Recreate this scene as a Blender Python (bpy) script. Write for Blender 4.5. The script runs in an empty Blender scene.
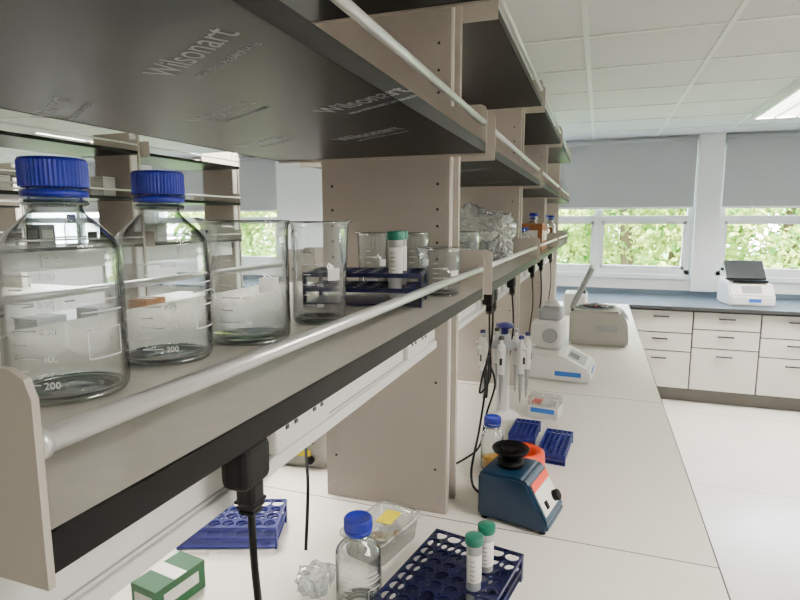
import bpy, bmesh, math, random
from mathutils import Vector, Matrix, Euler, noise
random.seed(7)
scene = bpy.context.scene
R = math.radians

# ---------------------------------------------------------------- materials
def lin(h):
    h = h.lstrip('#')
    v = [int(h[i:i+2], 16)/255 for i in (0, 2, 4)]
    return [(c/12.92 if c <= .04045 else ((c+.055)/1.055)**2.4) for c in v]

def mat(name, hexc, rough=.5, metal=0., var=.06, scale=8., emis=0., spec=.5, bump=0., coat=0.):
    m = bpy.data.materials.new(name); m.use_nodes = True
    nt = m.node_tree; b = nt.nodes['Principled BSDF']
    c = lin(hexc)
    tc = nt.nodes.new('ShaderNodeTexCoord')
    n = nt.nodes.new('ShaderNodeTexNoise'); n.inputs['Scale'].default_value = scale
    n.inputs['Detail'].default_value = 4
    r = nt.nodes.new('ShaderNodeValToRGB')
    r.color_ramp.elements[0].position = .3; r.color_ramp.elements[1].position = .7
    r.color_ramp.elements[0].color = [x*(1-var) for x in c]+[1]
    r.color_ramp.elements[1].color = [min(1, x*(1+var)) for x in c]+[1]
    nt.links.new(tc.outputs['Object'], n.inputs['Vector'])
    nt.links.new(n.outputs['Fac'], r.inputs['Fac'])
    nt.links.new(r.outputs['Color'], b.inputs['Base Color'])
    b.inputs['Roughness'].default_value = rough
    b.inputs['Metallic'].default_value = metal
    b.inputs['Specular IOR Level'].default_value = spec
    if coat: b.inputs['Coat Weight'].default_value = coat
    if bump:
        bp = nt.nodes.new('ShaderNodeBump'); bp.inputs['Strength'].default_value = bump
        bp.inputs['Distance'].default_value = .01
        nt.links.new(n.outputs['Fac'], bp.inputs['Height'])
        nt.links.new(bp.outputs['Normal'], b.inputs['Normal'])
    return m

def glass(name, tint='#FCFEFE', edge='#465253', base_refl=.06, edge_refl=.75, rough=.01, milky=0., milk='#FFFFFF'):
    m = bpy.data.materials.new(name); m.use_nodes = True
    nt = m.node_tree; nt.nodes.clear()
    out = nt.nodes.new('ShaderNodeOutputMaterial')
    lw = nt.nodes.new('ShaderNodeLayerWeight'); lw.inputs['Blend'].default_value = .35
    cr = nt.nodes.new('ShaderNodeValToRGB')
    cr.color_ramp.elements[0].position = .40; cr.color_ramp.elements[0].color = lin(tint)+[1]
    cr.color_ramp.elements[1].position = .95; cr.color_ramp.elements[1].color = lin(edge)+[1]
    fr = nt.nodes.new('ShaderNodeMapRange')
    fr.inputs['From Min'].default_value = .1; fr.inputs['From Max'].default_value = 1
    fr.inputs['To Min'].default_value = base_refl; fr.inputs['To Max'].default_value = edge_refl
    tr = nt.nodes.new('ShaderNodeBsdfTransparent'); gl = nt.nodes.new('ShaderNodeBsdfGlossy')
    gl.inputs['Roughness'].default_value = rough
    mx = nt.nodes.new('ShaderNodeMixShader')
    L = nt.links
    L.new(lw.outputs['Facing'], cr.inputs['Fac']); L.new(lw.outputs['Facing'], fr.inputs['Value'])
    L.new(cr.outputs['Color'], tr.inputs['Color'])
    L.new(fr.outputs['Result'], mx.inputs['Fac'])
    L.new(tr.outputs[0], mx.inputs[1]); L.new(gl.outputs[0], mx.inputs[2])
    last = mx
    if milky:
        df = nt.nodes.new('ShaderNodeBsdfDiffuse'); df.inputs['Color'].default_value = lin(milk)+[1]
        m2 = nt.nodes.new('ShaderNodeMixShader'); m2.inputs['Fac'].default_value = milky
        L.new(mx.outputs[0], m2.inputs[1]); L.new(df.outputs[0], m2.inputs[2]); last = m2
    L.new(last.outputs[0], out.inputs['Surface'])
    return m

M = {}
M['bench'] = mat('bench_laminate', '#E6E0D6', .38, var=.02, scale=40, spec=.4)
M['bench_dark'] = mat('bench_edge', '#2A2A2C', .5)
M['farbench'] = mat('far_bench_laminate', '#5C6872', .2, var=.03, scale=30)
M['shelf_top'] = mat('shelf_laminate', '#C4BEB3', .22, var=.03, scale=60, spec=.7)
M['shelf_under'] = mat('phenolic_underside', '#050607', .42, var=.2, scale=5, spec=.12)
M['black'] = mat('black_plastic', '#020203', .5, spec=.12)
M['rubber'] = mat('black_rubber', '#040405', .6, spec=.2)
M['upright'] = mat('upright_coated_steel', '#B0A79D', .5, var=.02)
M['white_steel'] = mat('white_coated_steel', '#E0DDD8', .4, var=.02)
M['alu'] = mat('anodised_aluminium', '#E4E4E4', .28, metal=.6, var=.03, scale=30)
M['trunk'] = mat('trunking_plastic', '#E6E5E2', .4, var=.015)
M['wall'] = mat('wall_paint', '#ECEBE9', .8, var=.015)
M['ceil'] = mat('ceiling_tile', '#E4E4E3', .95, var=.05, scale=120)
M['tbar'] = mat('ceiling_tbar', '#FBFBFA', .5, var=.01)
M['frame'] = mat('window_frame_upvc', '#F6F7F7', .4, var=.01)
M['blind'] = mat('blind_fabric', '#A6A9AC', .9, var=.03, scale=200)
M['floor'] = mat('floor_vinyl', '#F4EFE7', .2, var=.025, scale=3, spec=.5)
M['cab'] = mat('cabinet_laminate', '#ECE8E1', .4, var=.015)
M['kick'] = mat('kickboard', '#5B5854', .6)
M['gap'] = mat('shadow_gap', '#3A3733', .7)
M['cap'] = mat('blue_cap_plastic', '#03178C', .35, var=.06, scale=20)
M['rackblue'] = mat('blue_rack_plastic', '#040D66', .35, var=.08, scale=10)
M['navy'] = mat('navy_plastic', '#030838', .35)
M['greencap'] = mat('green_cap_plastic', '#006450', .4)
M['glass'] = glass('borosilicate_glass')
M['glassrim'] = glass('glass_rim', '#BCCACA', '#3E4A4A', .3, .9)
M['tube'] = glass('clear_polypropylene', '#EDF1F0', '#A9B0B0', .05, .35, .15, milky=.35)
M['bag'] = glass('polythene_bag', '#EEF2F2', '#A8AEAE', .12, .6, .12, milky=.22)
M['tub'] = glass('clear_tub_plastic', '#EEF0EE', '#A4A8A6', .10, .5, .08, milky=.18)
M['tubprint'] = glass('matte_white_enamel_patch', '#E8EAEA', '#C0C4C4', .05, .2, .4, milky=.25)
M['pane'] = glass('window_pane', '#FBFEFD', '#DDE8E4', .02, .3, .0)
M['print'] = mat('white_print', '#FFFFFF', .6)
M['logo'] = mat('grey_print', '#8E9196', .5)
M['paper'] = mat('paper_label', '#F4F1EC', .7)
M['yellow'] = mat('yellow_label', '#F0DA02', .6)
M['orange'] = mat('orange_plastic', '#E03C04', .45)
M['vortex'] = mat('vortex_blue_enamel', '#072842', .35, var=.05)
M['beige'] = mat('instrument_beige', '#ABA89F', .45, var=.02)
M['instr'] = mat('instrument_white', '#E6E4E0', .4, var=.02)
M['dgrey'] = mat('dark_grey_plastic', '#25282B', .45)
M['lgrey'] = mat('light_grey_plastic', '#989A9C', .4)
M['bluelab'] = mat('blue_label', '#1C5FB4', .5)
M['red'] = mat('red_plastic', '#B81A1A', .5)
M['card'] = mat('cardboard', '#8A562C', .8, var=.08, scale=25)
M['green'] = mat('green_carton', '#034A26', .6)
M['teal'] = mat('teal_carton', '#0A4F74', .6)
M['steel'] = mat('steel', '#A8AAAD', .3, metal=.9)
M['bark'] = mat('bark', '#5A4836', .9)
M['grass'] = mat('lawn', '#7A9A4A', .95, var=.2, scale=2)
M['purple'] = mat('indigo_plastic', '#101358', .4)
M['amber'] = mat('amber_liquid', '#D99A1C', .3)

def emission(name, hexc, s):
    m = bpy.data.materials.new(name); m.use_nodes = True
    nt = m.node_tree; nt.nodes.clear()
    o = nt.nodes.new('ShaderNodeOutputMaterial'); e = nt.nodes.new('ShaderNodeEmission')
    e.inputs['Color'].default_value = lin(hexc)+[1]; e.inputs['Strength'].default_value = s
    nt.links.new(e.outputs[0], o.inputs[0]); return m
M['lamp'] = emission('light_diffuser', '#FFFAF0', 84.0)
M['fill_dim'] = emission('fill_diffuser_dimmed', '#FFFBF5', 9.0)  # added unseen panels, kept weak so camera-facing surfaces stay darker

def leafmat():
    m = bpy.data.materials.new('leaves'); m.use_nodes = True
    nt = m.node_tree; nt.nodes.clear(); L = nt.links
    o = nt.nodes.new('ShaderNodeOutputMaterial')
    tc = nt.nodes.new('ShaderNodeTexCoord')
    n = nt.nodes.new('ShaderNodeTexNoise'); n.inputs['Scale'].default_value = 3.
    r = nt.nodes.new('ShaderNodeValToRGB')
    r.color_ramp.elements[0].position = .35; r.color_ramp.elements[0].color = lin('#4A7A30')+[1]
    r.color_ramp.elements[1].position = .65; r.color_ramp.elements[1].color = lin('#CCD074')+[1]
    d = nt.nodes.new('ShaderNodeBsdfDiffuse'); t = nt.nodes.new('ShaderNodeBsdfTranslucent')
    mx = nt.nodes.new('ShaderNodeMixShader'); mx.inputs['Fac'].default_value = .45
    L.new(tc.outputs['Object'], n.inputs['Vector']); L.new(n.outputs['Fac'], r.inputs['Fac'])
    L.new(r.outputs['Color'], d.inputs['Color']); L.new(r.outputs['Color'], t.inputs['Color'])
    L.new(d.outputs[0], mx.inputs[1]); L.new(t.outputs[0], mx.inputs[2]); L.new(mx.outputs[0], o.inputs[0])
    return m
M['leaf'] = leafmat()

# ---------------------------------------------------------------- builder
class B:
    def __init__(s): s.bm = bmesh.new(); s.mats = []
    def mi(s, m):
        if m not in s.mats: s.mats.append(m)
        return s.mats.index(m)
    def add(s, t, m, X=None, smooth=False):
        if X is not None: bmesh.ops.transform(t, matrix=X, verts=t.verts)
        i = s.mi(m)
        for f in t.faces: f.material_index = i; f.smooth = smooth
        me = bpy.data.meshes.new('tmp'); t.to_mesh(me); t.free()
        s.bm.from_mesh(me); bpy.data.meshes.remove(me)
    def box(s, c, d, m, bev=0, rot=(0, 0, 0), seg=2):
        t = bmesh.new(); bmesh.ops.create_cube(t, size=1)
        bmesh.ops.scale(t, vec=d, verts=t.verts)
        if bev: bmesh.ops.bevel(t, geom=t.edges[:], offset=bev, segments=seg, affect='EDGES', profile=.5)
        s.add(t, m, Matrix.Translation(c) @ Euler([R(a) for a in rot]).to_matrix().to_4x4(), smooth=False)
    def bx(s, x0, x1, y0, y1, z0, z1, m, bev=0):
        s.box(((x0+x1)/2, (y0+y1)/2, (z0+z1)/2), (abs(x1-x0), abs(y1-y0), abs(z1-z0)), m, bev)
    def cyl(s, c, r, h, m, r2=None, rot=(0, 0, 0), seg=32, bev=0):
        t = bmesh.new()
        bmesh.ops.create_cone(t, cap_ends=True, segments=seg, radius1=r, radius2=r if r2 is None else r2, depth=h)
        if bev:
            ed = [e for e in t.edges if abs(abs(e.verts[0].co.z)-h/2) < 1e-6 and abs(e.verts[0].co.z-e.verts[1].co.z) < 1e-6]
            bmesh.ops.bevel(t, geom=ed, offset=bev, segments=2, affect='EDGES')
        i = s.mi(m)
        bmesh.ops.transform(t, matrix=Matrix.Translation(c) @ Euler([R(a) for a in rot]).to_matrix().to_4x4(), verts=t.verts)
        for f in t.faces: f.material_index = i; f.smooth = len(f.verts) == 4
        me = bpy.data.meshes.new('tmp'); t.to_mesh(me); t.free(); s.bm.from_mesh(me); bpy.data.meshes.remove(me)
    def lathe(s, prof, m, c=(0, 0, 0), seg=48, rot=(0, 0, 0), rib=0, spout=None):
        t = bmesh.new(); rings = []
        for k, (r, z) in enumerate(prof):
            if r < 1e-6: rings.append([t.verts.new((0, 0, z))])
            else:
                rr = []
                for i in range(seg):
                    a = 2*math.pi*i/seg
                    q = r*(1-rib*(i % 2))
                    x, y, zz = q*math.cos(a), q*math.sin(a), z
                    if spout and z > spout[1]:
                        da = (a-spout[0]+math.pi) % (2*math.pi)-math.pi
                        w = math.exp(-(da/.22)**2)*min(1, (z-spout[1])/spout[2])
                        x *= 1+.22*w; y *= 1+.22*w; zz += .004*w
                    rr.append(t.verts.new((x, y, zz)))
                rings.append(rr)
        for a, b in zip(rings, rings[1:]):
            for i in range(seg):
                j = (i+1) % seg
                if len(a) == 1 and len(b) == 1: continue
                if len(a) == 1: t.faces.new((a[0], b[i], b[j]))
                elif len(b) == 1: t.faces.new((a[i], a[j], b[0]))
                else: t.faces.new((a[i], a[j], b[j], b[i]))
        s.add(t, m, Matrix.Translation(c) @ Euler([R(a) for a in rot]).to_matrix().to_4x4(), smooth=not rib)
    def torus(s, c, Rr, r, m, seg=40, rot=(0, 0, 0)):
        prof = [(Rr+r*math.cos(a), r*math.sin(a)) for a in [2*math.pi*k/8 for k in range(9)]]
        s.lathe(prof, m, c, seg, rot)
    def arc(s, c, r, a0, a1, z, h, m, n=8):
        t = bmesh.new(); vs = []
        for i in range(n+1):
            a = a0+(a1-a0)*i/n
            vs.append((t.verts.new((r*math.cos(a), r*math.sin(a), z)), t.verts.new((r*math.cos(a), r*math.sin(a), z+h))))
        for p, q in zip(vs, vs[1:]): t.faces.new((p[0], q[0], q[1], p[1]))
        s.add(t, m, Matrix.Translation(c), True)
    def sweep(s, pts, r, m, seg=8, n=8):
        P = [Vector(p) for p in pts]
        if len(P) > 2:
            Q = [P[0]]+P+[P[-1]]; out = []
            for i in range(1, len(Q)-2):
                for k in range(n):
                    u = k/n; a, b, c, d = Q[i-1], Q[i], Q[i+1], Q[i+2]
                    out.append(.5*((2*b)+(-a+c)*u+(2*a-5*b+4*c-d)*u*u+(-a+3*b-3*c+d)*u**3))
            out.append(P[-1]); P = out
        t = bmesh.new(); rings = []; nrm = None
        for i, p in enumerate(P):
            tg = (P[min(i+1, len(P)-1)]-P[max(i-1, 0)]).normalized()
            if nrm is None:
                nrm = tg.orthogonal().normalized()
            nrm = (nrm-tg*nrm.dot(tg)).normalized(); bi = tg.cross(nrm)
            rings.append([t.verts.new(p+r*(math.cos(2*math.pi*k/seg)*nrm+math.sin(2*math.pi*k/seg)*bi)) for k in range(seg)])
        for a, b in zip(rings, rings[1:]):
            for i in range(seg): t.faces.new((a[i], a[(i+1) % seg], b[(i+1) % seg], b[i]))
        t.faces.new(rings[0][::-1]); t.faces.new(rings[-1])
        s.add(t, m, None, True)
    def cable(s, pts, r, m, floor):
        P = [Vector(p) for p in pts]; Q = [P[0]]+P+[P[-1]]; out = []
        for i in range(1, len(Q)-2):
            for k in range(8):
                u = k/8; a, b, c, d = Q[i-1], Q[i], Q[i+1], Q[i+2]
                v = .5*((2*b)+(-a+c)*u+(2*a-5*b+4*c-d)*u*u+(-a+3*b-3*c+d)*u**3)
                v.z = max(v.z, floor+r*1.15); out.append(v)
        e = P[-1].copy(); e.z = max(e.z, floor+r*1.15); out.append(e)
        rr = []; t = bmesh.new(); nrm = None
        for i, p in enumerate(out):
            tg = (out[min(i+1, len(out)-1)]-out[max(i-1, 0)]).normalized()
            if nrm is None: nrm = tg.orthogonal().normalized()
            nrm = (nrm-tg*nrm.dot(tg)).normalized(); bi = tg.cross(nrm)
            rr.append([t.verts.new(p+r*(math.cos(math.pi*k/4)*nrm+math.sin(math.pi*k/4)*bi)) for k in range(8)])
        for a, b in zip(rr, rr[1:]):
            for i in range(8): t.faces.new((a[i], a[(i+1) % 8], b[(i+1) % 8], b[i]))
        t.faces.new(rr[0][::-1]); t.faces.new(rr[-1])
        s.add(t, m, None, True)
    def prism(s, poly, y0, y1, m, plane='XZ', bev=0, X=None):
        t = bmesh.new()
        def v(p, d):
            return (p[0], d, p[1]) if plane == 'XZ' else ((d, p[0], p[1]) if plane == 'YZ' else (p[0], p[1], d))
        a = [t.verts.new(v(p, y0)) for p in poly]; b = [t.verts.new(v(p, y1)) for p in poly]
        n = len(poly)
        t.faces.new(a[::-1]); t.faces.new(b)
        for i in range(n): t.faces.new((a[i], a[(i+1) % n], b[(i+1) % n], b[i]))
        bmesh.ops.recalc_face_normals(t, faces=t.faces[:])
        if bev: bmesh.ops.bevel(t, geom=t.edges[:], offset=bev, segments=2, affect='EDGES')
        s.add(t, m, X)
    def holes(s, nx, ny, px, py, r, z0, z1, m, c=(0, 0), seg=16):
        t = bmesh.new()
        for ix in range(nx):
            for iy in range(ny):
                cx = c[0]+(ix-(nx-1)/2)*px; cy = c[1]+(iy-(ny-1)/2)*py
                L = []
                for k in range(seg):
                    a = 2*math.pi*(k+.5)/seg; ca, sa = math.cos(a), math.sin(a)
                    q = 1/max(abs(ca), abs(sa))
                    o = (cx+ca*q*px/2, cy+sa*q*py/2); i_ = (cx+ca*r, cy+sa*r)
                    L.append([t.verts.new((o[0], o[1], z1)), t.verts.new((i_[0], i_[1], z1)),
                              t.verts.new((i_[0], i_[1], z0)), t.verts.new((o[0], o[1], z0))])
                for k in range(seg):
                    A, Bq = L[k], L[(k+1) % seg]
                    for u in range(3): t.faces.new((A[u], Bq[u], Bq[u+1], A[u+1]))
        X2, Y2 = nx*px/2, ny*py/2
        s.add(t, m)
        w = .003
        for sg in (-1, 1):
            s.bx(c[0]+sg*(X2+w/2)-w/2, c[0]+sg*(X2+w/2)+w/2, c[1]-Y2-w, c[1]+Y2+w, z0-.003, z1+.001, m)
            s.bx(c[0]-X2-w, c[0]+X2+w, c[1]+sg*(Y2+w/2)-w/2, c[1]+sg*(Y2+w/2)+w/2, z0-.003, z1+.001, m)
    def done(s, name, loc=(0, 0, 0), rz=0, parent=None):
        me = bpy.data.meshes.new(name); s.bm.to_mesh(me); s.bm.free()
        for m in s.mats: me.materials.append(m)
        o = bpy.data.objects.new(name, me); scene.collection.objects.link(o)
        o.location = loc; o.rotation_euler = (0, 0, R(rz))
        if parent: o.parent = parent
        return o

def dup(o, loc, rz=0, name=None, sc=1):
    n = bpy.data.objects.new(name or o.name.split('.')[0], o.data); scene.collection.objects.link(n)
    n.location = loc; n.rotation_euler = (0, 0, R(rz)); n.scale = (sc,)*3 if not hasattr(sc, '__len__') else sc
    return n

# ---------------------------------------------------------------- room
BZ = .90      # bench top
XL, XR, YB, YF, CZ = -9.0, 4.5, -3.0, 6.4, 2.51
b = B(); b.bx(XL-.2, XR+.2, YB-.2, YF+.2, -.1, 0, M['floor'])
b.done('floor')
b = B()
x = XL+.55
while x < XR: b.bx(x-.0015, x+.0015, YB, YF-.9, .0, .0006, M['lgrey']); x += 1.5
y = YB+.8
while y < 5.4: b.bx(XL, XR, y-.0015, y+.0015, 0, .0006, M['lgrey']); y += 1.5
b.done('trim_1')
b = B(); b.bx(XL-.2, XR+.2, YB-.2, YF+.2, CZ, CZ+.12, M['ceil']); b.done('ceiling')
b = B(); x = -8.5
while x < XR: b.bx(x-.012, x+.012, YB, YF, CZ-.006, CZ, M['tbar']); x += .6
y = YB+.5
while y < YF: b.bx(XL, XR, y-.012, y+.012, CZ-.0055, CZ, M['tbar']); y += .6
b.done('trim_2')
for nm, a in (('wall_left', (XL-.2, XL, YB-.2, YF+.2)), ('wall_right', (XR, XR+.2, YB-.2, YF+.2)), ('wall_back', (XL, XR, YB-.2, YB))):
    b = B(); b.bx(a[0], a[1], a[2], a[3], 0, CZ, M['wall']); b.done(nm)
wins = [(-8.6, -6.25), (-5.95, -3.93), (-3.26, -1.34), (-1.10, .89), (1.126, 3.35), (3.55, 4.45)]
b = B(); ZS = 1.11; ZT = 2.47
b.bx(XL, XR, YF, YF+.2, 0, ZS, M['wall']); b.bx(XL, XR, YF, YF+.2, ZT, CZ, M['wall'])
xs = [XL]+[v for w in wins for v in w]+[XR]
for i in range(0, len(xs), 2): b.bx(xs[i], xs[i+1], YF, YF+.2, ZS, ZT, M['wall'])
b.done('wall_front')
b = B(); b.bx(XL, XR, YF-.02, YF, 1.06, 1.11, M['frame'], .004); b.done('trim_3')
b = B()
for a, c in ((.90, 1.115), (-3.92, -3.27)):
    b.bx(a, c, YF-.06, YF, BZ+.051, CZ, M['frame'])
b.done('trim_4')
for i, (a, c) in enumerate(wins):
    b = B(); y0, y1 = YF+.03, YF+.10
    f = .05
    b.bx(a, a+f, y0, y1, ZS, ZT, M['frame'], .004); b.bx(c-f, c, y0, y1, ZS, ZT, M['frame'], .004)
    b.bx(a, c, y0, y1, ZS, ZS+f, M['frame'], .004); b.bx(a, c, y0, y1, ZT-f, ZT, M['frame'], .004)
    mid = -.02 if abs(a+1.10) < .01 else (a+c)/2
    b.bx(mid-.035, mid+.035, y0-.005, y1, ZS, ZT, M['frame'], .004)
    b.bx(a, c, y0-.003, y1, 1.66, 1.715, M['frame'], .004)
    for (u, v) in ((a+f, mid-.035), (mid+.035, c-f)):
        b.bx(u, u+.03, y0+.01, y1-.01, ZS+f, 1.66, M['frame']); b.bx(v-.03, v, y0+.01, y1-.01, ZS+f, 1.66, M['frame'])
        b.bx(u, v, y0+.01, y1-.01, ZS+f, ZS+f+.03, M['frame']); b.bx(u, v, y0+.01, y1-.01, 1.63, 1.66, M['frame'])
    t = bmesh.new(); vs = [t.verts.new(p) for p in ((a, y0+.035, ZS), (c, y0+.035, ZS), (c, y0+.035, ZT), (a, y0+.035, ZT))]
    t.faces.new(vs); b.add(t, M['pane'])
    b.done('window_%d' % (i+1))
    b = B(); b.bx(a+.01, c-.01, YF-.012, YF-.008, 1.80, 2.46, M['blind'])
    b.cyl(((a+c)/2, YF-.025, 2.475), .022, c-a-.02, M['blind'], rot=(0, 90, 0), seg=20)
    b.bx(a+.01, c-.01, YF-.017, YF-.003, 1.785, 1.805, M['frame'], .003)
    b.done('roller_blind')

def ceiling_or_fill_light(x, y, lm):
    b = B()
    w, l = .58, 1.16
    z = CZ-.012
    b.bx(-w/2, w/2, -l/2, l/2, z-.002, z+.004, M[lm])
    for sx in (-1, 1): b.bx(sx*w/2-.012, sx*w/2+.012, -l/2, l/2, z-.042, z+.006, M['tbar'])
    for sy in (-1, 1): b.bx(-w/2, w/2, sy*l/2-.012, sy*l/2+.012, z-.042, z+.006, M['tbar'])
    for k in range(1, 4): b.bx(-w/2+k*w/4-.006, -w/2+k*w/4+.006, -l/2, l/2, z-.042, z-.002, M['lgrey'])
    for k in range(1, 12): b.bx(-w/2, w/2, -l/2+k*l/12-.004, -l/2+k*l/12+.004, z-.042, z-.002, M['lgrey'])
    b.done('ceiling_or_fill_light', (x, y, 0))
for X0 in (1.4, 3.2, -1.3, -3.4, -5.5, -7.6):  # most of these fixtures are out of view, added to brighten the room
    for Y0 in (-1.9, .8, 4.7):
        lm = 'lamp' if (Y0 > 0 and (X0 > 0 or Y0 > 4)) else 'fill_dim'
        if X0 == -1.3 and Y0 == .8: ceiling_or_fill_light(X0, 1.7, 'lamp')
        else: ceiling_or_fill_light(X0, Y0, lm)

# ---------------------------------------------------------------- benches
BX = .283
b = B()
b.bx(-1.30, BX-.003, -1.0, 5.495, BZ-.03, BZ, M['bench'], .002)
b.bx(BX-.003, BX, -1.0, 5.495, BZ-.03, BZ-.001, M['bench_dark'])
b.bx(-1.303, -1.30, -1.0, 5.495, BZ-.03, BZ-.001, M['bench_dark'])
for sy in (-.1, 1.30, 2.50, 3.9): b.bx(-1.30, BX-.003, sy-.0012, sy+.0012, BZ-.001, BZ+.0004, M['gap'])
y = -.95
while y < 5.3:
    y2 = min(y+.6, 5.45)
    for sx, fx in ((1, .24), (-1, -1.265)):
        b.bx(fx-sx*.5, fx-sx*.02, y, y2, .1, BZ-.03, M['cab'])
        b.bx(fx-sx*.02, fx, y+.003, y2-.003, .1, .64, M['cab'], .002)
        b.bx(fx-sx*.02, fx, y+.003, y2-.003, .65, BZ-.035, M['cab'], .002)
        b.box((fx+sx*.01, (y+y2)/2, .76), (.02, .12, .012), M['dgrey'], .003)
        b.box((fx+sx*.01, (y+y2)/2, .60), (.02, .12, .012), M['dgrey'], .003)
        b.bx(fx-sx*.45, fx-sx*.07, y, y2, 0, .1, M['kick'])
    y += .6
b.done('laboratory_bench')

b = B()
b.bx(-5.6, 4.48, 5.50, YF-.001, BZ-.03, BZ, M['farbench'], .002)
b.bx(.29, 4.48, 5.497, 5.50, BZ-.03, BZ-.001, M['bench_dark'])
b.bx(-5.6, 4.48, YF-.022, YF-.002, BZ, BZ+.05, M['farbench'], .002)
x = .30; k = 0
b.bx(.30, 4.45, 5.57, 6.35, .13, BZ-.03, M['gap'])
b.bx(.30, 4.45, 5.63, 6.35, .0, .13, M['kick'])
while x < 4.3:
    w = .53; a, c = x+.006, x+w-.006
    rows = ((.655, .85), (.485, .645), (.14, .475)) if k % 2 == 0 else ((.70, .85), (.53, .69), (.14, .52))
    for i, (z0, z1) in enumerate(rows):
        b.bx(a, c, 5.548, 5.568, z0, z1, M['cab'], .002)
        zc = z1-.05 if i < 2 else z1-.06
        b.box(((a+c)/2, 5.53, zc), (.13, .012, .012), M['dgrey'], .003)
        for q in (-1, 1): b.box(((a+c)/2+q*.055, 5.54, zc), (.01, .02, .01), M['dgrey'])
    x += w; k += 1
b.bx(-5.6, -.1, 5.57, 6.35, 0, BZ-.03, M['cab'])
b.done('window_bench')

# ---------------------------------------------------------------- shelving rack
SX0, SX1 = -.80, -.256
PX0, PX1 = -.68, -.34
shz = [1.471, 1.808, 2.14]
TB = 1.342
def rack(bays, name):
    b = B()
    th = .022
    for i, (ya, yb) in enumerate(bays):
        for j, z in enumerate(shz):
            b.bx(SX0+.003, SX1-.003, ya, yb, z+.002, z+th, M['shelf_top'])
            b.bx(SX0+.003, SX1-.003, ya, yb, z, z+.002, M['shelf_under'])
            for x in (SX0, SX1-.003): b.bx(x, x+.003, ya, yb, z-.0005, z+th, M['black'])
            for x in (SX0+.006, SX1-.006):
                b.cyl((x, (ya+yb)/2, z+.068), .0068, yb-ya-.004, M['alu'], rot=(90, 0, 0), seg=20)
            for yy, ins in ((ya-.002, 1), (yb+.002, -1)):
                for (u0, u1, sg) in ((SX1-.10, SX1+.002, 1), (SX0-.002, SX0+.10, -1)):
                    r = .014; z0, z1 = z-.006, z+.108
                    if sg == 1: poly = [(u0, z0), (u1, z0), (u1, z1-r), (u1-r*.3, z1-r*.3), (u1-r, z1), (u0, z1)]
                    else: poly = [(u0, z0), (u1, z0), (u1, z1), (u0+r, z1), (u0+r*.3, z1-r*.3), (u0, z1-r)]
                    b.prism(poly, yy-.002, yy+.002, M['upright'])
                b.bx(SX0+.10, SX1-.10, yy-.002, yy+.002, z-.006, z+.108 if i == 0 and ins == 1 else z+.045, M['upright'])
                for x in (SX0+.006, SX1-.006):
                    b.cyl((x, yy+ins*.005, z+.068), .0085, .006, M['alu'], rot=(90, 0, 0), seg=20)
    b_ups = [bays[0][0]-.06]+[(p[1]+q[0])/2 for p, q in zip(bays, bays[1:])]+[bays[-1][1]+.06]
    for k, u in enumerate(b_ups):
        if k == 0: continue
        b.bx(PX0, PX1, u-.053, u-.035, BZ+.0005, 2.30, M['upright'], .002)
        b.bx(PX0, PX1, u+.035, u+.053, BZ+.0005, 2.30, M['upright'], .002)
        b.bx(PX0+.02, PX1-.015, u-.035, u+.035, BZ+.0005, 2.29, M['white_steel'])
        for zz in (1.02, 1.25, 1.56, 1.60, 1.64, 1.68, 1.74, 1.90, 1.95, 2.0, 2.06):
            for xx in (PX0+.03, PX1-.03):
                b.cyl((xx, u-.0535, zz), .0035, .002, M['gap'], rot=(90, 0, 0), seg=10)
        for xx in (PX0+.02, PX1-.02):
            b.cyl((xx, u-.0535, .94), .005, .003, M['steel'], rot=(90, 0, 0), seg=10)
    for i, (ya, yb) in enumerate(bays):
        b.bx(-.62, -.372, ya+.012, yb-.001, TB, 1.4705, M['trunk'], .004)
        b.bx(-.3725, -.3705, ya+.012, yb-.005, TB+.022, TB+.0235, M['lgrey'])
        b.bx(-.372, -.366, ya+.012, yb-.005, TB, TB+.018, M['trunk'], .002)
        b.bx(-.372, -.366, ya+.012, yb-.005, 1.455, 1.468, M['trunk'], .002)
        for k in range(2):
            yc = ya+(.40 if k == 0 else .85)*(yb-ya)
            b.box((-.367, yc, 1.408), (.012, .146, .086), M['instr'], .003)
            for q in (-.036, .036):
                b.box((-.3605, yc+q, 1.422), (.002, .010, .005), M['dgrey'])
                for w in (-.011, .011): b.box((-.3605, yc+q+w, 1.394), (.002, .007, .005), M['dgrey'])
                b.box((-.360, yc+q-.02, 1.435), (.005, .012, .016), M['white_steel'], .001)
    return b.done(name)
bays = [(.19, 1.313), (1.427, 2.54), (2.655, 3.77), (3.885, 5.0)]
mainrack = rack(bays, 'laboratory_shelving_rack')

def textobj(body, size, loc, rot, m, parent, name):
    c = bpy.data.curves.new(name, 'FONT'); c.body = body; c.size = size; c.align_x = 'CENTER'
    c.extrude = .0001
    o = bpy.data.objects.new(name, c); scene.collection.objects.link(o)
    o.data.materials.append(m); o.location = loc; o.rotation_euler = rot; o.parent = parent
    return o
def logo(x, y, ang=32):
    e = Euler((math.pi, 0, R(-ang)), 'XYZ')
    textobj('Wilsonart', .046, (x, y, 1.8077), e, M['logo'], mainrack, 'laminate_print')
    up = e.to_matrix() @ Vector((0, -.026, 0))
    textobj('HIGH PRESSURE LAMINATE', .013, (x+up.x, y+up.y, 1.8077), e, M['logo'], mainrack, 'laminate_print_small')
for (x, y) in ((-.372, .475), (-.60, .40), (-.30, .72), (-.52, .72), (-.73, .62), (-.40, .98), (-.64, 1.0), (-.40, 1.75), (-.6, 2.1), (-.4, 2.3)):
    logo(x, y)

NY = -.45
dup(bpy.data.objects['laboratory_bench'], (-3.0, NY-.1, 0))
dup(mainrack, (-2.95, NY, 0.0))
dup(bpy.data.objects['laboratory_bench'], (-5.9, NY-.1, 0))
dup(mainrack, (-5.85, NY, 0.0))

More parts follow.
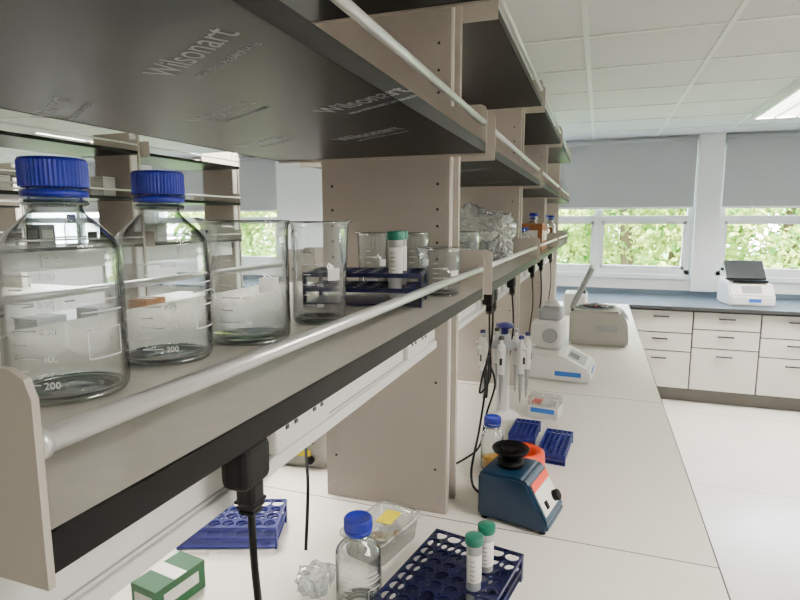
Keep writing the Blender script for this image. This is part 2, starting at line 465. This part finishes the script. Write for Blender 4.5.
# ---------------------------------------------------------------- glassware
def numbers(o, Rb, hs, labels, ang, size=.0085):
    for h, l in zip(hs, labels):
        a = R(ang)
        textobj(l, size, ((Rb+.0012)*math.cos(a), (Rb+.0012)*math.sin(a), h), Euler((R(90), 0, a+R(90))), M['print'], o, 'graduation_number')
def media_bottle(Rb, H, name, loc, capr=.0275, vol=True, liquid=None, rz=0):
    b = B()
    hb = H*.60; hn = H*.80; nr = capr*.76
    prof = [(0, .006), (Rb*.55, .004), (Rb*.82, .001), (Rb*.93, .0018), (Rb*.985, .006), (Rb, .012), (Rb, hb)]
    for k in range(1, 11):
        t = k/10
        r = nr+(Rb-nr)*(.5+.5*math.cos(math.pi*t))**.85
        prof.append((r, hb+(hn-hb)*(t**.9)))
    prof += [(nr, H*.84), (nr, H-.006)]
    b.lathe(prof, M['glass'], seg=64)
    inner = [(max(r-.0022, 0), z+.003) for r, z in prof[2:-2]]
    b.lathe([(0, .009)]+inner, M['glass'], seg=64)
    b.torus((0, 0, .0045), Rb*.86, .0036, M['glassrim'])
    b.torus((0, 0, hn+.0035), nr+.0028, .0032, M['glassrim'])
    b.lathe([(nr+.001, H*.84), (capr*.97, H*.84), (capr*.97, H*.84+.006), (nr+.001, H*.84+.006)], M['cap'], seg=40)
    c0 = H*.84+.008
    b.lathe([(capr*.9, c0), (capr, c0+.001), (capr, H-.003)], M['cap'], seg=96, rib=.035)
    b.lathe([(capr, H-.003), (capr*.95, H-.0005), (capr*.80, H), (capr*.76, H-.0015), (0, H-.0015)], M['cap'], seg=48)
    if vol:
        a0 = R(-88)
        for k in range(9):
            z = hb*(.16+.09*k)
            b.arc((0, 0, 0), Rb+.0006, a0, a0+R(14 if k % 2 else 24), z, .0012, M['print'])
        for (u0, u1, z0, z1) in ((66, 104, .30, .31), (66, 104, .50, .51), (66, 67, .30, .51), (103, 104, .30, .51)):
            b.arc((0, 0, 0), Rb+.0006, a0+R(u0), a0+R(u1), hb*z0, hb*(z1-z0), M['print'], 12)
        for k in range(3):
            b.arc((0, 0, 0), Rb+.0008, a0+R(62), a0+R(108-8*k), hb*(.62+.08*k), .0014, M['print'], 12)
    if liquid:
        b.lathe([(0, .008), (Rb*.90, .008), (Rb*.93, hb*.35), (0, hb*.35)], liquid)
    return b.done(name, loc, rz)
SZ = shz[0]+.022+.0005
b1 = media_bottle(.0505, .212, 'reagent_bottle', (-.457, .374, SZ))
b1b = dup(b1, (-.4675, .511, SZ), 12)
for o in (b1, b1b):
    hb = .212*.6
    numbers(o, .0505, [hb*(.16+.18*k)-.003 for k in range(5)], ['200', '400', '600', '800', '1000'], -54)

def beaker(Rb, H, loc, sp=R(200), name='glass_beaker', rz=0):
    b = B()
    prof = [(0, .004), (Rb*.75, .0025), (Rb*.9, .0008), (Rb*.98, .005), (Rb, .010), (Rb*.995, H-.010), (Rb*1.01, H-.004), (Rb*1.05, H)]
    b.lathe(prof, M['glass'], seg=64, spout=(sp, H-.03, .03))
    b.lathe([(0, .006)]+[(r-.0016, z) for r, z in prof[4:]], M['glass'], seg=64, spout=(sp, H-.03, .03))
    b.lathe([(Rb*1.05, H), (Rb*1.065, H+.0012), (Rb*1.05, H+.0028), (Rb*1.02, H+.0012), (Rb*1.05, H)], M['glassrim'], seg=64, spout=(sp, H-.03, .03))
    b.torus((0, 0, .004), Rb*.88, .0036, M['glassrim'])
    a0 = R(-95)
    for k in range(6):
        b.arc((0, 0, 0), Rb+.0005, a0, a0+R(16 if k % 2 else 26), H*(.2+.1*k), .0012, M['print'])
    b.arc((0, 0, 0), Rb+.0005, a0+R(52), a0+R(82), H*.44, H*.12, M['print'], 12)
    o = b.done(name, loc, rz)
    numbers(o, Rb, [H*(.2+.2*k)-.002 for k in range(3)], ['200', '400', '600'], -60, .007)
    return o
beaker(.0525, .156, (-.436, .632, SZ), R(205))
beaker(.0415, .155, (-.414, .786, SZ), R(30))
bk = beaker(.034, .130, (-.49, 1.20, SZ), R(180))
dup(bk, (-.405, 1.235, SZ), 10, sc=(1.1, 1.1, 1))
beaker(.043, .100, (-.320, 1.163, SZ), R(200))
beaker(.045, .125, (-.39, 1.70, SZ), R(180))
beaker(.040, .11, (-.49, 1.60, SZ), R(180))

def tube_rack(nx, ny, p, h, name, loc, rz, m=None, tiers=(1.0, .55, .1)):
    m = m or M['rackblue']; b = B()
    X2, Y2 = nx*p/2, ny*p/2
    for t in tiers[:-1]:
        b.holes(nx, ny, p, p, p*.455, h*t-.004, h*t, m)
    b.bx(-X2, X2, -Y2, Y2, h*tiers[-1]-.003, h*tiers[-1], m)
    for sx in (-1, 1):
        for sy in (-1, 1):
            b.box((sx*(X2+.0015), sy*(Y2-.006), h/2), (.005, .014, h), m, .001)
        b.bx(sx*(X2+.0015)-.0015, sx*(X2+.0015)+.0015, -Y2, Y2, h*.4, h*.55, m)
    return b.done(name, loc, rz)
def hole(rk, nx, ny, p, ix, iy, z):
    v = Euler((0, 0, rk.rotation_euler[2])).to_matrix() @ Vector(((ix-(nx-1)/2)*p, (iy-(ny-1)/2)*p, 0))
    return (rk.location.x+v.x, rk.location.y+v.y, rk.location.z+z)
def falcon(loc, name='centrifuge_tube', H=.115, r=.0135, label=True):
    b = B()
    b.lathe([(0, 0), (r*.35, .002), (r*.95, .014), (r, H-.012)], M['tube'], seg=28)
    b.lathe([(r*1.12, H-.016), (r*1.22, H-.014), (r*1.22, H-.001), (r*1.12, H), (0, H)], M['greencap'], seg=56)
    if label:
        b.arc((0, 0, 0), r+.0003, R(-130), R(10), H*.42, H*.36, M['paper'], 12)
        for k in range(5): b.arc((0, 0, 0), r+.0005, R(-110), R(-70), H*(.46+.06*k), .001, M['dgrey'], 5)
    return b.done(name, loc)
rkA = tube_rack(7, 4, .031, .062, 'test_tube_rack', (-.425, 1.01, SZ), 12, M['navy'])
falcon(hole(rkA, 7, 4, .031, 5, 0, .0066), H=.133, r=.0135)
falcon(hole(rkA, 7, 4, .031, 5, 2, .0066), H=.133, r=.0135)

b = B(); t = bmesh.new(); bmesh.ops.create_cube(t, size=2)
bmesh.ops.subdivide_edges(t, edges=t.edges[:], cuts=30, use_grid_fill=True)
for v in t.verts:
    d = v.co.normalized()
    p = v.co*.55+d*.55
    n = noise.noise(v.co*1.6)*.20+abs(noise.noise(v.co*3.8))*.20+noise.noise(v.co*9)*.05
    p *= 1+n*.9
    if v.co.z > .98: p.z += .30*math.exp(-((v.co.x+.2)/.3)**2)+.14*noise.noise(v.co*5)
    v.co = Vector((p.x*.12, p.y*.15, max(p.z, -.85)*.098))
zmin = min(v.co.z for v in t.verts)
for v in t.verts: v.co.z -= zmin
b.add(t, M['bag'], None, False)
for i in range(4):
    for j in range(5):
        b.cyl((-.045+i*.03, -.07+j*.034, .05), .011, .06, M['tube'], seg=12, rot=(random.uniform(-15, 15), random.uniform(-15, 15), 0))
        b.cyl((-.045+i*.03, -.07+j*.034, .10), .011, .05, M['paper'], seg=12, rot=(random.uniform(60, 90), 0, random.uniform(0, 90)))
b.done('plastic_bag_of_tubes', (-.45, 2.20, SZ))
sb = media_bottle(.035, .13, 'reagent_bottle', (-.36, 2.78, SZ), capr=.024, vol=False, liquid=M['lgrey'])
dup(sb, (-.36, 2.90, SZ)); dup(sb, (-.43, 2.99, SZ)); dup(sb, (-.50, 2.83, SZ))
def carton(d, m, name, loc, rz=0, lab=None):
    b = B(); b.box((0, 0, d[2]/2), d, m, .001)
    b.box((0, 0, d[2]+.0004), (d[0]*.98, .03, .0008), M['paper'])
    if lab: b.box((d[0]/2+.0005, 0, d[2]*.55), (.001, d[1]*.7, d[2]*.4), lab); b.box((0, -d[1]/2-.0005, d[2]*.55), (d[0]*.7, .001, d[2]*.4), lab)
    b.box((0, 0, d[2]*.9), (d[0]+.0008, d[1]+.0008, .0015), M['gap'])
    return b.done(name, loc, rz)
carton((.15, .2, .14), M['card'], 'cardboard_box', (-.38, 3.47, SZ), 0, M['paper'])
carton((.16, .2, .12), M['card'], 'cardboard_box', (-.40, 4.15, SZ), 5, M['paper'])
carton((.14, .16, .10), M['instr'], 'cardboard_box', (-.62, 3.1, SZ), 0, M['bluelab'])
carton((.16, .2, .15), M['card'], 'cardboard_box', (-.37, 3.15, SZ), 3, M['paper'])
S2 = shz[1]+.0225
for (x, y) in ((-.36, 3.31), (-.36, 3.98), (-.36, 4.55), (-.44, 4.7)): dup(sb, (x, y, SZ), 0, sc=(1, 1, 1.6))

# ---------------------------------------------------------------- bench objects
bb = media_bottle(.045, .185, 'reagent_bottle', (-.415, .93, BZ+.0005), capr=.028, rz=-20)
sb2 = media_bottle(.034, .165, 'reagent_bottle', (-.280, 1.635, BZ+.0005), capr=.026, vol=False, liquid=M['amber'])

def tub(name, loc, rz):
    b = B(); w, l, h = .115, .175, .055
    def ring(k, z, rr=.018, n=5):
        pts = []
        for (sx, sy, a0) in ((1, 1, 0), (-1, 1, 90), (-1, -1, 180), (1, -1, 270)):
            for i in range(n):
                a = R(a0+90*i/(n-1)); pts.append((sx*(w/2*k-rr)+rr*math.cos(a), sy*(l/2*k-rr)+rr*math.sin(a), z))
        return pts
    t = bmesh.new(); RR = [[t.verts.new(p) for p in ring(k, z)] for k, z in ((.86, .0), (.88, .003), (.97, h-.004), (1.0, h-.003), (1.05, h-.002), (1.05, h+.003), (.95, h+.004), (.93, h+.001))]
    n = len(RR[0])
    for p, q in zip(RR, RR[1:]):
        for i in range(n): t.faces.new((p[i], p[(i+1) % n], q[(i+1) % n], q[i]))
    t.faces.new(RR[0][::-1]); t.faces.new(RR[-1])
    b.add(t, M['tub'], None, True)
    b.box((0.0, .03, h+.0022), (.038, .060, .0012), M['yellow'], rot=(0, 0, 8))
    for k in range(12):
        b.box((random.uniform(-.03, .03), random.uniform(-.055, .055), random.uniform(.014, .035)), (.03, .012, .012), M['card'] if k % 3 == 0 else M['paper'], .002, rot=(random.uniform(0, 30), 0, random.uniform(0, 180)))
    b.done(name, loc, rz)
tub('plastic_food_container', (-.447, 1.135, BZ+.0005), -14)

rkB = tube_rack(6, 8, .033, .055, 'test_tube_rack', (-.243, 1.005, BZ+.0005), -10, M['navy'])
falcon(hole(rkB, 6, 8, .033, 4, 3, .006), H=.155, r=.0145)
falcon(hole(rkB, 6, 8, .033, 4, 5, .006), H=.145, r=.0145)
tube_rack(7, 4, .032, .055, 'test_tube_rack', (-.80, 1.06, BZ+.0005), 20, M['rackblue'])
carton((.07, .12, .06), M['green'], 'green_glove_carton', (-.78, .82, BZ+.0005), -8, M['paper'])
carton((.14, .10, .09), M['teal'], 'teal_reagent_carton', (-.97, 1.32, BZ+.0005), 10, M['paper'])

b = B(); t = bmesh.new(); bmesh.ops.create_icosphere(t, subdivisions=4, radius=.036)
for v in t.verts:
    v.co *= 1+.55*noise.noise(v.co*50)+.2*noise.noise(v.co*140)
    v.co.z = max(v.co.z, -.020)
zm = min(v.co.z for v in t.verts)
for v in t.verts: v.co.z -= zm
b.add(t, M['bag']); b.done('crumpled_plastic_glove', (-.515, .945, BZ+.0005))

b = B()
prof = [(-.085, .0), (.095, .0), (.098, .02), (.045, .112), (.03, .122), (-.075, .122), (-.085, .11)]
b.prism(prof, -.07, .07, M['vortex'], bev=.006)
b.cyl((-.025, 0, .130), .034, .016, M['black'], seg=40, bev=.003)
b.lathe([(.020, .135), (.024, .150), (.044, .160), (.048, .168), (.045, .172), (.034, .166), (0, .162)], M['black'], (-.025, 0, 0), 48)
for k in range(16):
    a = 2*math.pi*k/16; b.cyl((-.025+.024*math.cos(a), .024*math.sin(a), .168), .003, .006, M['rubber'], seg=8)
nx = Vector((.092, 0, .053)).normalized()
pc = Vector((.0715, 0, .066))
def on(yo, up, d=.0012):
    ax = Vector((-.053, 0, .092)).normalized()
    return pc+ax*up+Vector((0, yo, 0))+nx*d
ang = math.degrees(math.atan2(.092, .053))
b.box(on(0, .006), (.080, .115, .002), M['paper'], rot=(0, ang, 0))
b.box(on(0, .038, .002), (.020, .115, .002), M['orange'], rot=(0, ang, 0))
b.cyl(on(.032, -.016, .008), .014, .018, M['black'], rot=(0, ang, 0), seg=24, bev=.002)
b.box(on(-.03, -.014, .004), (.018, .012, .006), M['black'], rot=(0, ang, 0))
for q in (-1, 1):
    for p in (-.07, .08): b.cyl((p, q*.055, -.002), .009, .008, M['rubber'], seg=16)
b.done('vortex_mixer', (-.165, 1.385, BZ+.0065), -12)
b = B(); b.lathe([(.038, 0), (.060, 0), (.064, .01), (.060, .095), (.050, .102), (.038, .095), (.038, 0)], M['orange']); b.done('orange_foam_tube_ring', (-.178, 1.57, BZ+.0005))

def small_rack(nx, ny, loc, rz):
    return tube_rack(nx, ny, .0165, .035, 'microtube_rack', loc, rz, M['rackblue'])
small_rack(5, 13, (-.105, 1.83, BZ+.0005), -4)
small_rack(5, 9, (-.215, 1.93, BZ+.0005), -2)

b = B()
b.lathe([(0, 0), (.060, 0), (.062, .004), (.055, .012), (.030, .018), (.024, .03), (.021, .26), (.0, .26)], M['instr'])
b.lathe([(0, .275), (.060, .275), (.062, .282), (.055, .292), (.026, .302), (.02, .325), (0, .325)], M['lgrey'])
b.cyl((0, 0, .27), .021, .03, M['instr'])
b.lathe([(.014, .325), (.016, .345), (.034, .352), (.034, .364), (0, .372)], M['purple'])
for k in range(7):
    a = 2*math.pi*(k+.3)/7; ca, sa = math.cos(a), math.sin(a)
    cx, cy = .088*ca, .088*sa
    b.box((.07*ca, .07*sa, .277), (.03, .012, .012), M['lgrey'], .002, rot=(0, 0, math.degrees(a)))
    b.lathe([(0, .075), (.003, .08), (.005, .115), (.0065, .12), (.0075, .175), (.0125, .19)], M['lgrey'], (cx, cy, 0), 16)
    b.lathe([(.0125, .19), (.014, .215), (.0155, .285), (.013, .30), (.006, .305), (.006, .32), (0, .32)], M['instr'], (cx, cy, 0), 16)
    b.lathe([(0, .32), (.010, .32), (.011, .327), (.009, .333), (0, .333)], [M['purple'], M['lgrey'], M['dgrey']][k % 3], (cx, cy, 0), 16)
    b.box((cx+.016*ca, cy+.016*sa, .283), (.028, .012, .009), M['instr'], .003, rot=(0, 0, math.degrees(a)))
    b.box((cx+.0145*ca, cy+.0145*sa, .24), (.004, .010, .026), M['dgrey'], .001, rot=(0, 0, math.degrees(a)))
b.done('pipette_carousel', (-.325, 2.12, BZ+.0005))

b = B()
b.box((0, 0, .022), (.12, .085, .044), M['instr'], .004)
b.box((0, 0, .062), (.118, .083, .036), M['tub'], .006)
b.box((0, 0, .046), (.10, .07, .004), M['paper'])
b.box((0, -.0425, .030), (.09, .001, .018), M['bluelab'])
for i in range(8):
    for j in range(5): b.cyl((-.042+i*.012, -.024+j*.012, .053), .0035, .010, M['orange'] if i < 3 else M['paper'], seg=8)
b.done('pipette_tip_box', (-.17, 2.18, BZ+.0005), -8)

b = B()
prof = [(-.17, 0), (.16, 0), (.165, .02), (.155, .06), (.02, .125), (-.15, .13), (-.17, .11)]
b.prism(prof, -.15, .15, M['instr'], bev=.01)
b.box((-.06, .03, .20), (.15, .17, .15), M['instr'], .03, seg=4)
b.box((-.05, .03, .30), (.12, .15, .06), M['lgrey'], .02, seg=3)
b.cyl((-.05, .03, .34), .04, .04, M['instr'], seg=32, bev=.01)
b.cyl((-.04, -.062, .20), .035, .02, M['lgrey'], rot=(90, 0, 0), seg=24, bev=.004)
sl = math.degrees(math.atan2(.065, .135))
b.box((.088, 0, .0945), (.09, .18, .002), M['lgrey'], rot=(0, sl, 0))
b.box((.075, -.02, .1015), (.05, .09, .002), M['dgrey'], rot=(0, sl, 0))
b.box((.06, -.151, .04), (.12, .002, .022), M['bluelab'])
b.box((.161, 0, .038), (.003, .14, .018), M['bluelab'])
b.done('benchtop_spectrophotometer', (-.160, 2.83, BZ+.0005), -4)

b = B()
prof = [(-.17, 0), (.17, 0), (.175, .03), (.165, .15), (.12, .215), (-.16, .215), (-.17, .20)]
b.prism(prof, -.17, .17, M['beige'], bev=.014)
b.lathe([(.125, .216), (.128, .222), (.115, .224), (.108, .216), (.10, .218)], M['lgrey'], (-.02, 0, 0))
b.cyl((-.02, 0, .2165), .108, .004, M['black'], seg=40)
b.lathe([(0, .219), (.07, .219), (.08, .226), (.03, .236), (.012, .245), (0, .245)], M['dgrey'], (-.02, 0, 0))
for k in range(12): b.cyl((-.02+.062*math.cos(k*math.pi/6), .062*math.sin(k*math.pi/6), .226), .007, .014, M['red'] if k % 3 == 0 else M['dgrey'], seg=10)
b.box((-.105, 0, .345), (.28, .30, .03), M['lgrey'], .012, rot=(0, -66, 0), seg=3)
b.cyl((-.155, 0, .215), .012, .26, M['dgrey'], rot=(90, 0, 0), seg=16)
b.box((.155, -.02, .18), (.004, .2, .05), M['dgrey'], rot=(0, -35, 0))
b.box((.05, -.171, .11), (.12, .002, .04), M['lgrey'])
b.done('benchtop_centrifuge', (.02, 3.72, BZ+.0005), 0)

b = B(); b.box((0, 0, .09), (.18, .26, .18), M['instr'], .02, seg=3); b.box((.06, 0, .20), (.03, .2, .12), M['dgrey'], .008, rot=(0, -15, 0)); b.box((.092, 0, .09), (.003, .18, .08), M['lgrey'])
b.done('benchtop_incubator', (-.16, 4.8, BZ+.0005), 0)

b = B(); b.box((0, 0, .085), (.18, .2, .17), M['beige'], .015, seg=3); b.box((.0, -.101, .11), (.12, .003, .06), M['dgrey'], .001)
b.box((.0, -.103, .05), (.10, .003, .02), M['yellow']); b.cyl((.05, -.106, .03), .012, .012, M['black'], rot=(90, 0, 0), seg=20)
b.done('dry_block_heater', (-.86, 1.54, BZ+.0005), 6)

b = B()
b.prism([(-.18, 0), (.20, 0), (.20, .09), (.10, .20), (-.18, .22)], -.185, .185, M['instr'], plane='YZ', bev=.014,
        X=Matrix.Rotation(math.pi, 4, 'Z'))
b.box((0, .0, .215), (.29, .24, .018), M['black'], .004)
b.box((0, .06, .305), (.33, .22, .035), M['dgrey'], .015, rot=(48, 0, 0), seg=3)
b.box((0, .045, .295), (.25, .16, .02), M['black'], .004, rot=(48, 0, 0))
b.box((0, -.155, .15), (.16, .004, .08), M['lgrey'], rot=(-40, 0, 0))
b.box((.02, -.202, .05), (.10, .003, .03), M['bluelab'])
b.done('thermal_cycler', (1.30, 5.93, BZ+.0005), 6)

# ---------------------------------------------------------------- plugs + cables
def plug(b, x, y, z):
    b.box((x+.020, y, z), (.034, .050, .050), M['rubber'], .010, seg=3)
    b.box((x+.024, y, z-.032), (.022, .026, .03), M['rubber'], .006)
    for k in range(3): b.box((x+.024, y, z-.042-.006*k), (.024-.003*k, .024-.003*k, .003), M['rubber'])
FL = BZ+.0004
b = B(); plug(b, -.3605, .475, 1.400)
b.cable([(-.336, .475, 1.355), (-.335, .475, 1.29), (-.325, .468, 1.20), (-.33, .462, 1.08), (-.37, .45, .97), (-.45, .40, .915), (-.60, .30, .9055)], .0042, M['rubber'], FL)
b.done('power_plug_with_cable')
b = B()
plug(b, -.3605, 1.92, 1.40)
b.cable([(-.336, 1.92, 1.35), (-.335, 1.90, 1.25), (-.345, 1.86, 1.16), (-.315, 1.74, 1.14), (-.335, 1.84, 1.20), (-.355, 1.89, 1.12), (-.32, 1.74, 1.09), (-.335, 1.84, 1.15), (-.34, 1.80, 1.05), (-.335, 1.70, .98), (-.33, 1.58, .92), (-.31, 1.50, .9055), (-.285, 1.46, .9055), (-.266, 1.44, .91)], .0038, M['rubber'], FL)
b.done('power_plug_with_cable')
b = B()
plug(b, -.3605, 1.85, 1.40)
b.cable([(-.336, 1.85, 1.35), (-.335, 1.86, 1.25), (-.325, 1.83, 1.13), (-.35, 1.78, 1.09), (-.335, 1.82, 1.18), (-.315, 1.87, 1.10), (-.335, 1.83, 1.0), (-.34, 1.75, .92), (-.37, 1.66, .9065), (-.42, 1.55, .9065)], .0035, M['rubber'], FL)
b.done('power_plug_with_cable')
for y in (2.37, 3.12, 3.60, 4.33):
    b = B(); plug(b, -.3605, y, 1.40)
    b.cable([(-.336, y, 1.35), (-.33, y+.02, 1.2), (-.34, y-.02, 1.05), (-.345, y+.03, .94), (-.355, y+.06, .9065), (-.38, y+.10, .9065)], .0036, M['rubber'], FL)
    b.done('power_plug_with_cable')
b = B(); b.cable([(-.60, 1.05, .906), (-.63, 1.12, 1.02), (-.69, 1.22, 1.08), (-.74, 1.32, 1.06), (-.78, 1.42, 1.04)], .0042, M['rubber'], FL); b.done('power_cable')

# ---------------------------------------------------------------- stock on the neighbouring rack
cols = [M['paper'], M['instr'], M['lgrey'], M['paper'], M['instr'], M['card'], M['instr'], M['lgrey']]
ups = [NY+v for v in (.19, 1.37, 2.6, 3.83, 5.06)]
for k in range(17):
    y = .1+k*.26; x = -3.35-.06*random.random()
    if min(abs(y-u) for u in ups) < .13 or y > 4.45: continue
    z = SZ if k % 3 else S2
    if k % 2 and z == SZ: dup(b1, (x-.1, y, z), random.uniform(0, 360), 'reagent_bottle')
    else: carton((.10+.05*random.random(), .12, .08+.08*random.random()), cols[k % 8], 'reagent_carton', (x-.08, y, z), 5, M['paper'])
for k in range(8):
    y = .3+k*.4
    carton((.16, .2, .12+.1*random.random()), cols[(k*3) % 8], 'reagent_carton', (-2.95-.05, y, BZ+.0005), 5, M['lgrey'])

# ---------------------------------------------------------------- outside
b = B(); b.bx(-40, 40, 6.7, 60, -1.2, -1.05, M['grass']); b.done('lawn')
def tree(seed):
    rnd = random.Random(seed); b = B()
    b.sweep([(0, 0, -.03), (.05, 0, 1.2), (-.05, .05, 2.4), (0, 0, 3.2)], .14, M['bark'])
    t = bmesh.new()
    cl = [(rnd.gauss(0, 1.1), rnd.gauss(0, .7), rnd.uniform(1.1, 4.0), rnd.uniform(.5, .85)) for _ in range(26)]
    for (cx, cy, cz, cr) in cl:
        for _ in range(260):
            d = Vector((rnd.gauss(0, 1), rnd.gauss(0, 1), rnd.gauss(0, 1))).normalized()*cr*rnd.uniform(.6, 1.05)
            p = Vector((cx, cy, cz))+d
            a = Vector((rnd.gauss(0, 1), rnd.gauss(0, 1), rnd.gauss(0, 1))).normalized(); c = a.orthogonal().normalized()
            s = rnd.uniform(.05, .10)
            t.faces.new([t.verts.new(p+a*s), t.verts.new(p+c*s*.6), t.verts.new(p-a*s), t.verts.new(p-c*s*.6)])
    b.add(t, M['leaf']); return b.done('leafy_tree')
t1 = tree(1); t1.location = (.6, 13, -1.0)
t2 = tree(2); t2.location = (3.4, 12.2, -1.0)
for (o, x, y, r, s) in ((t1, -2.2, 14, 90, 1), (t2, -5.5, 13, 30, 1), (t1, -8.5, 14, 10, 1.1), (t2, 5.8, 14.5, 200, 1.0), (t1, 2.0, 17, 140, 1.1), (t2, -.8, 18, 70, 1.1), (t1, -12, 16, 0, 1.2)):
    dup(o, (x, y, -1.0), r, 'leafy_tree', s)

# ---------------------------------------------------------------- light
w = bpy.data.worlds.new('sky'); scene.world = w; w.use_nodes = True
nt = w.node_tree; bg = nt.nodes['Background']
tc = nt.nodes.new('ShaderNodeTexCoord'); sp = nt.nodes.new('ShaderNodeSeparateXYZ'); cr = nt.nodes.new('ShaderNodeValToRGB')
cr.color_ramp.elements[0].position = .0; cr.color_ramp.elements[0].color = (.95, .97, 1, 1)
cr.color_ramp.elements[1].position = .6; cr.color_ramp.elements[1].color = (.55, .72, .98, 1)
nt.links.new(tc.outputs['Generated'], sp.inputs[0]); nt.links.new(sp.outputs['Z'], cr.inputs['Fac']); nt.links.new(cr.outputs['Color'], bg.inputs['Color'])
bg.inputs['Strength'].default_value = 30
sun = bpy.data.lights.new('sun', 'SUN'); sun.energy = 44; sun.angle = R(1); sun.color = (1, .95, .85)
so = bpy.data.objects.new('sun', sun); scene.collection.objects.link(so); so.rotation_euler = Euler((R(35), R(28), 0)); so.location = (5, -5, 12)

cam = bpy.data.cameras.new('camera'); co = bpy.data.objects.new('camera', cam); scene.collection.objects.link(co)
co.location = (0, 0, 1.65); co.rotation_euler = (R(90-7.93), 0, R(19.48))
cam.lens = 25.2; cam.sensor_width = 36; cam.clip_start = .02
scene.camera = co
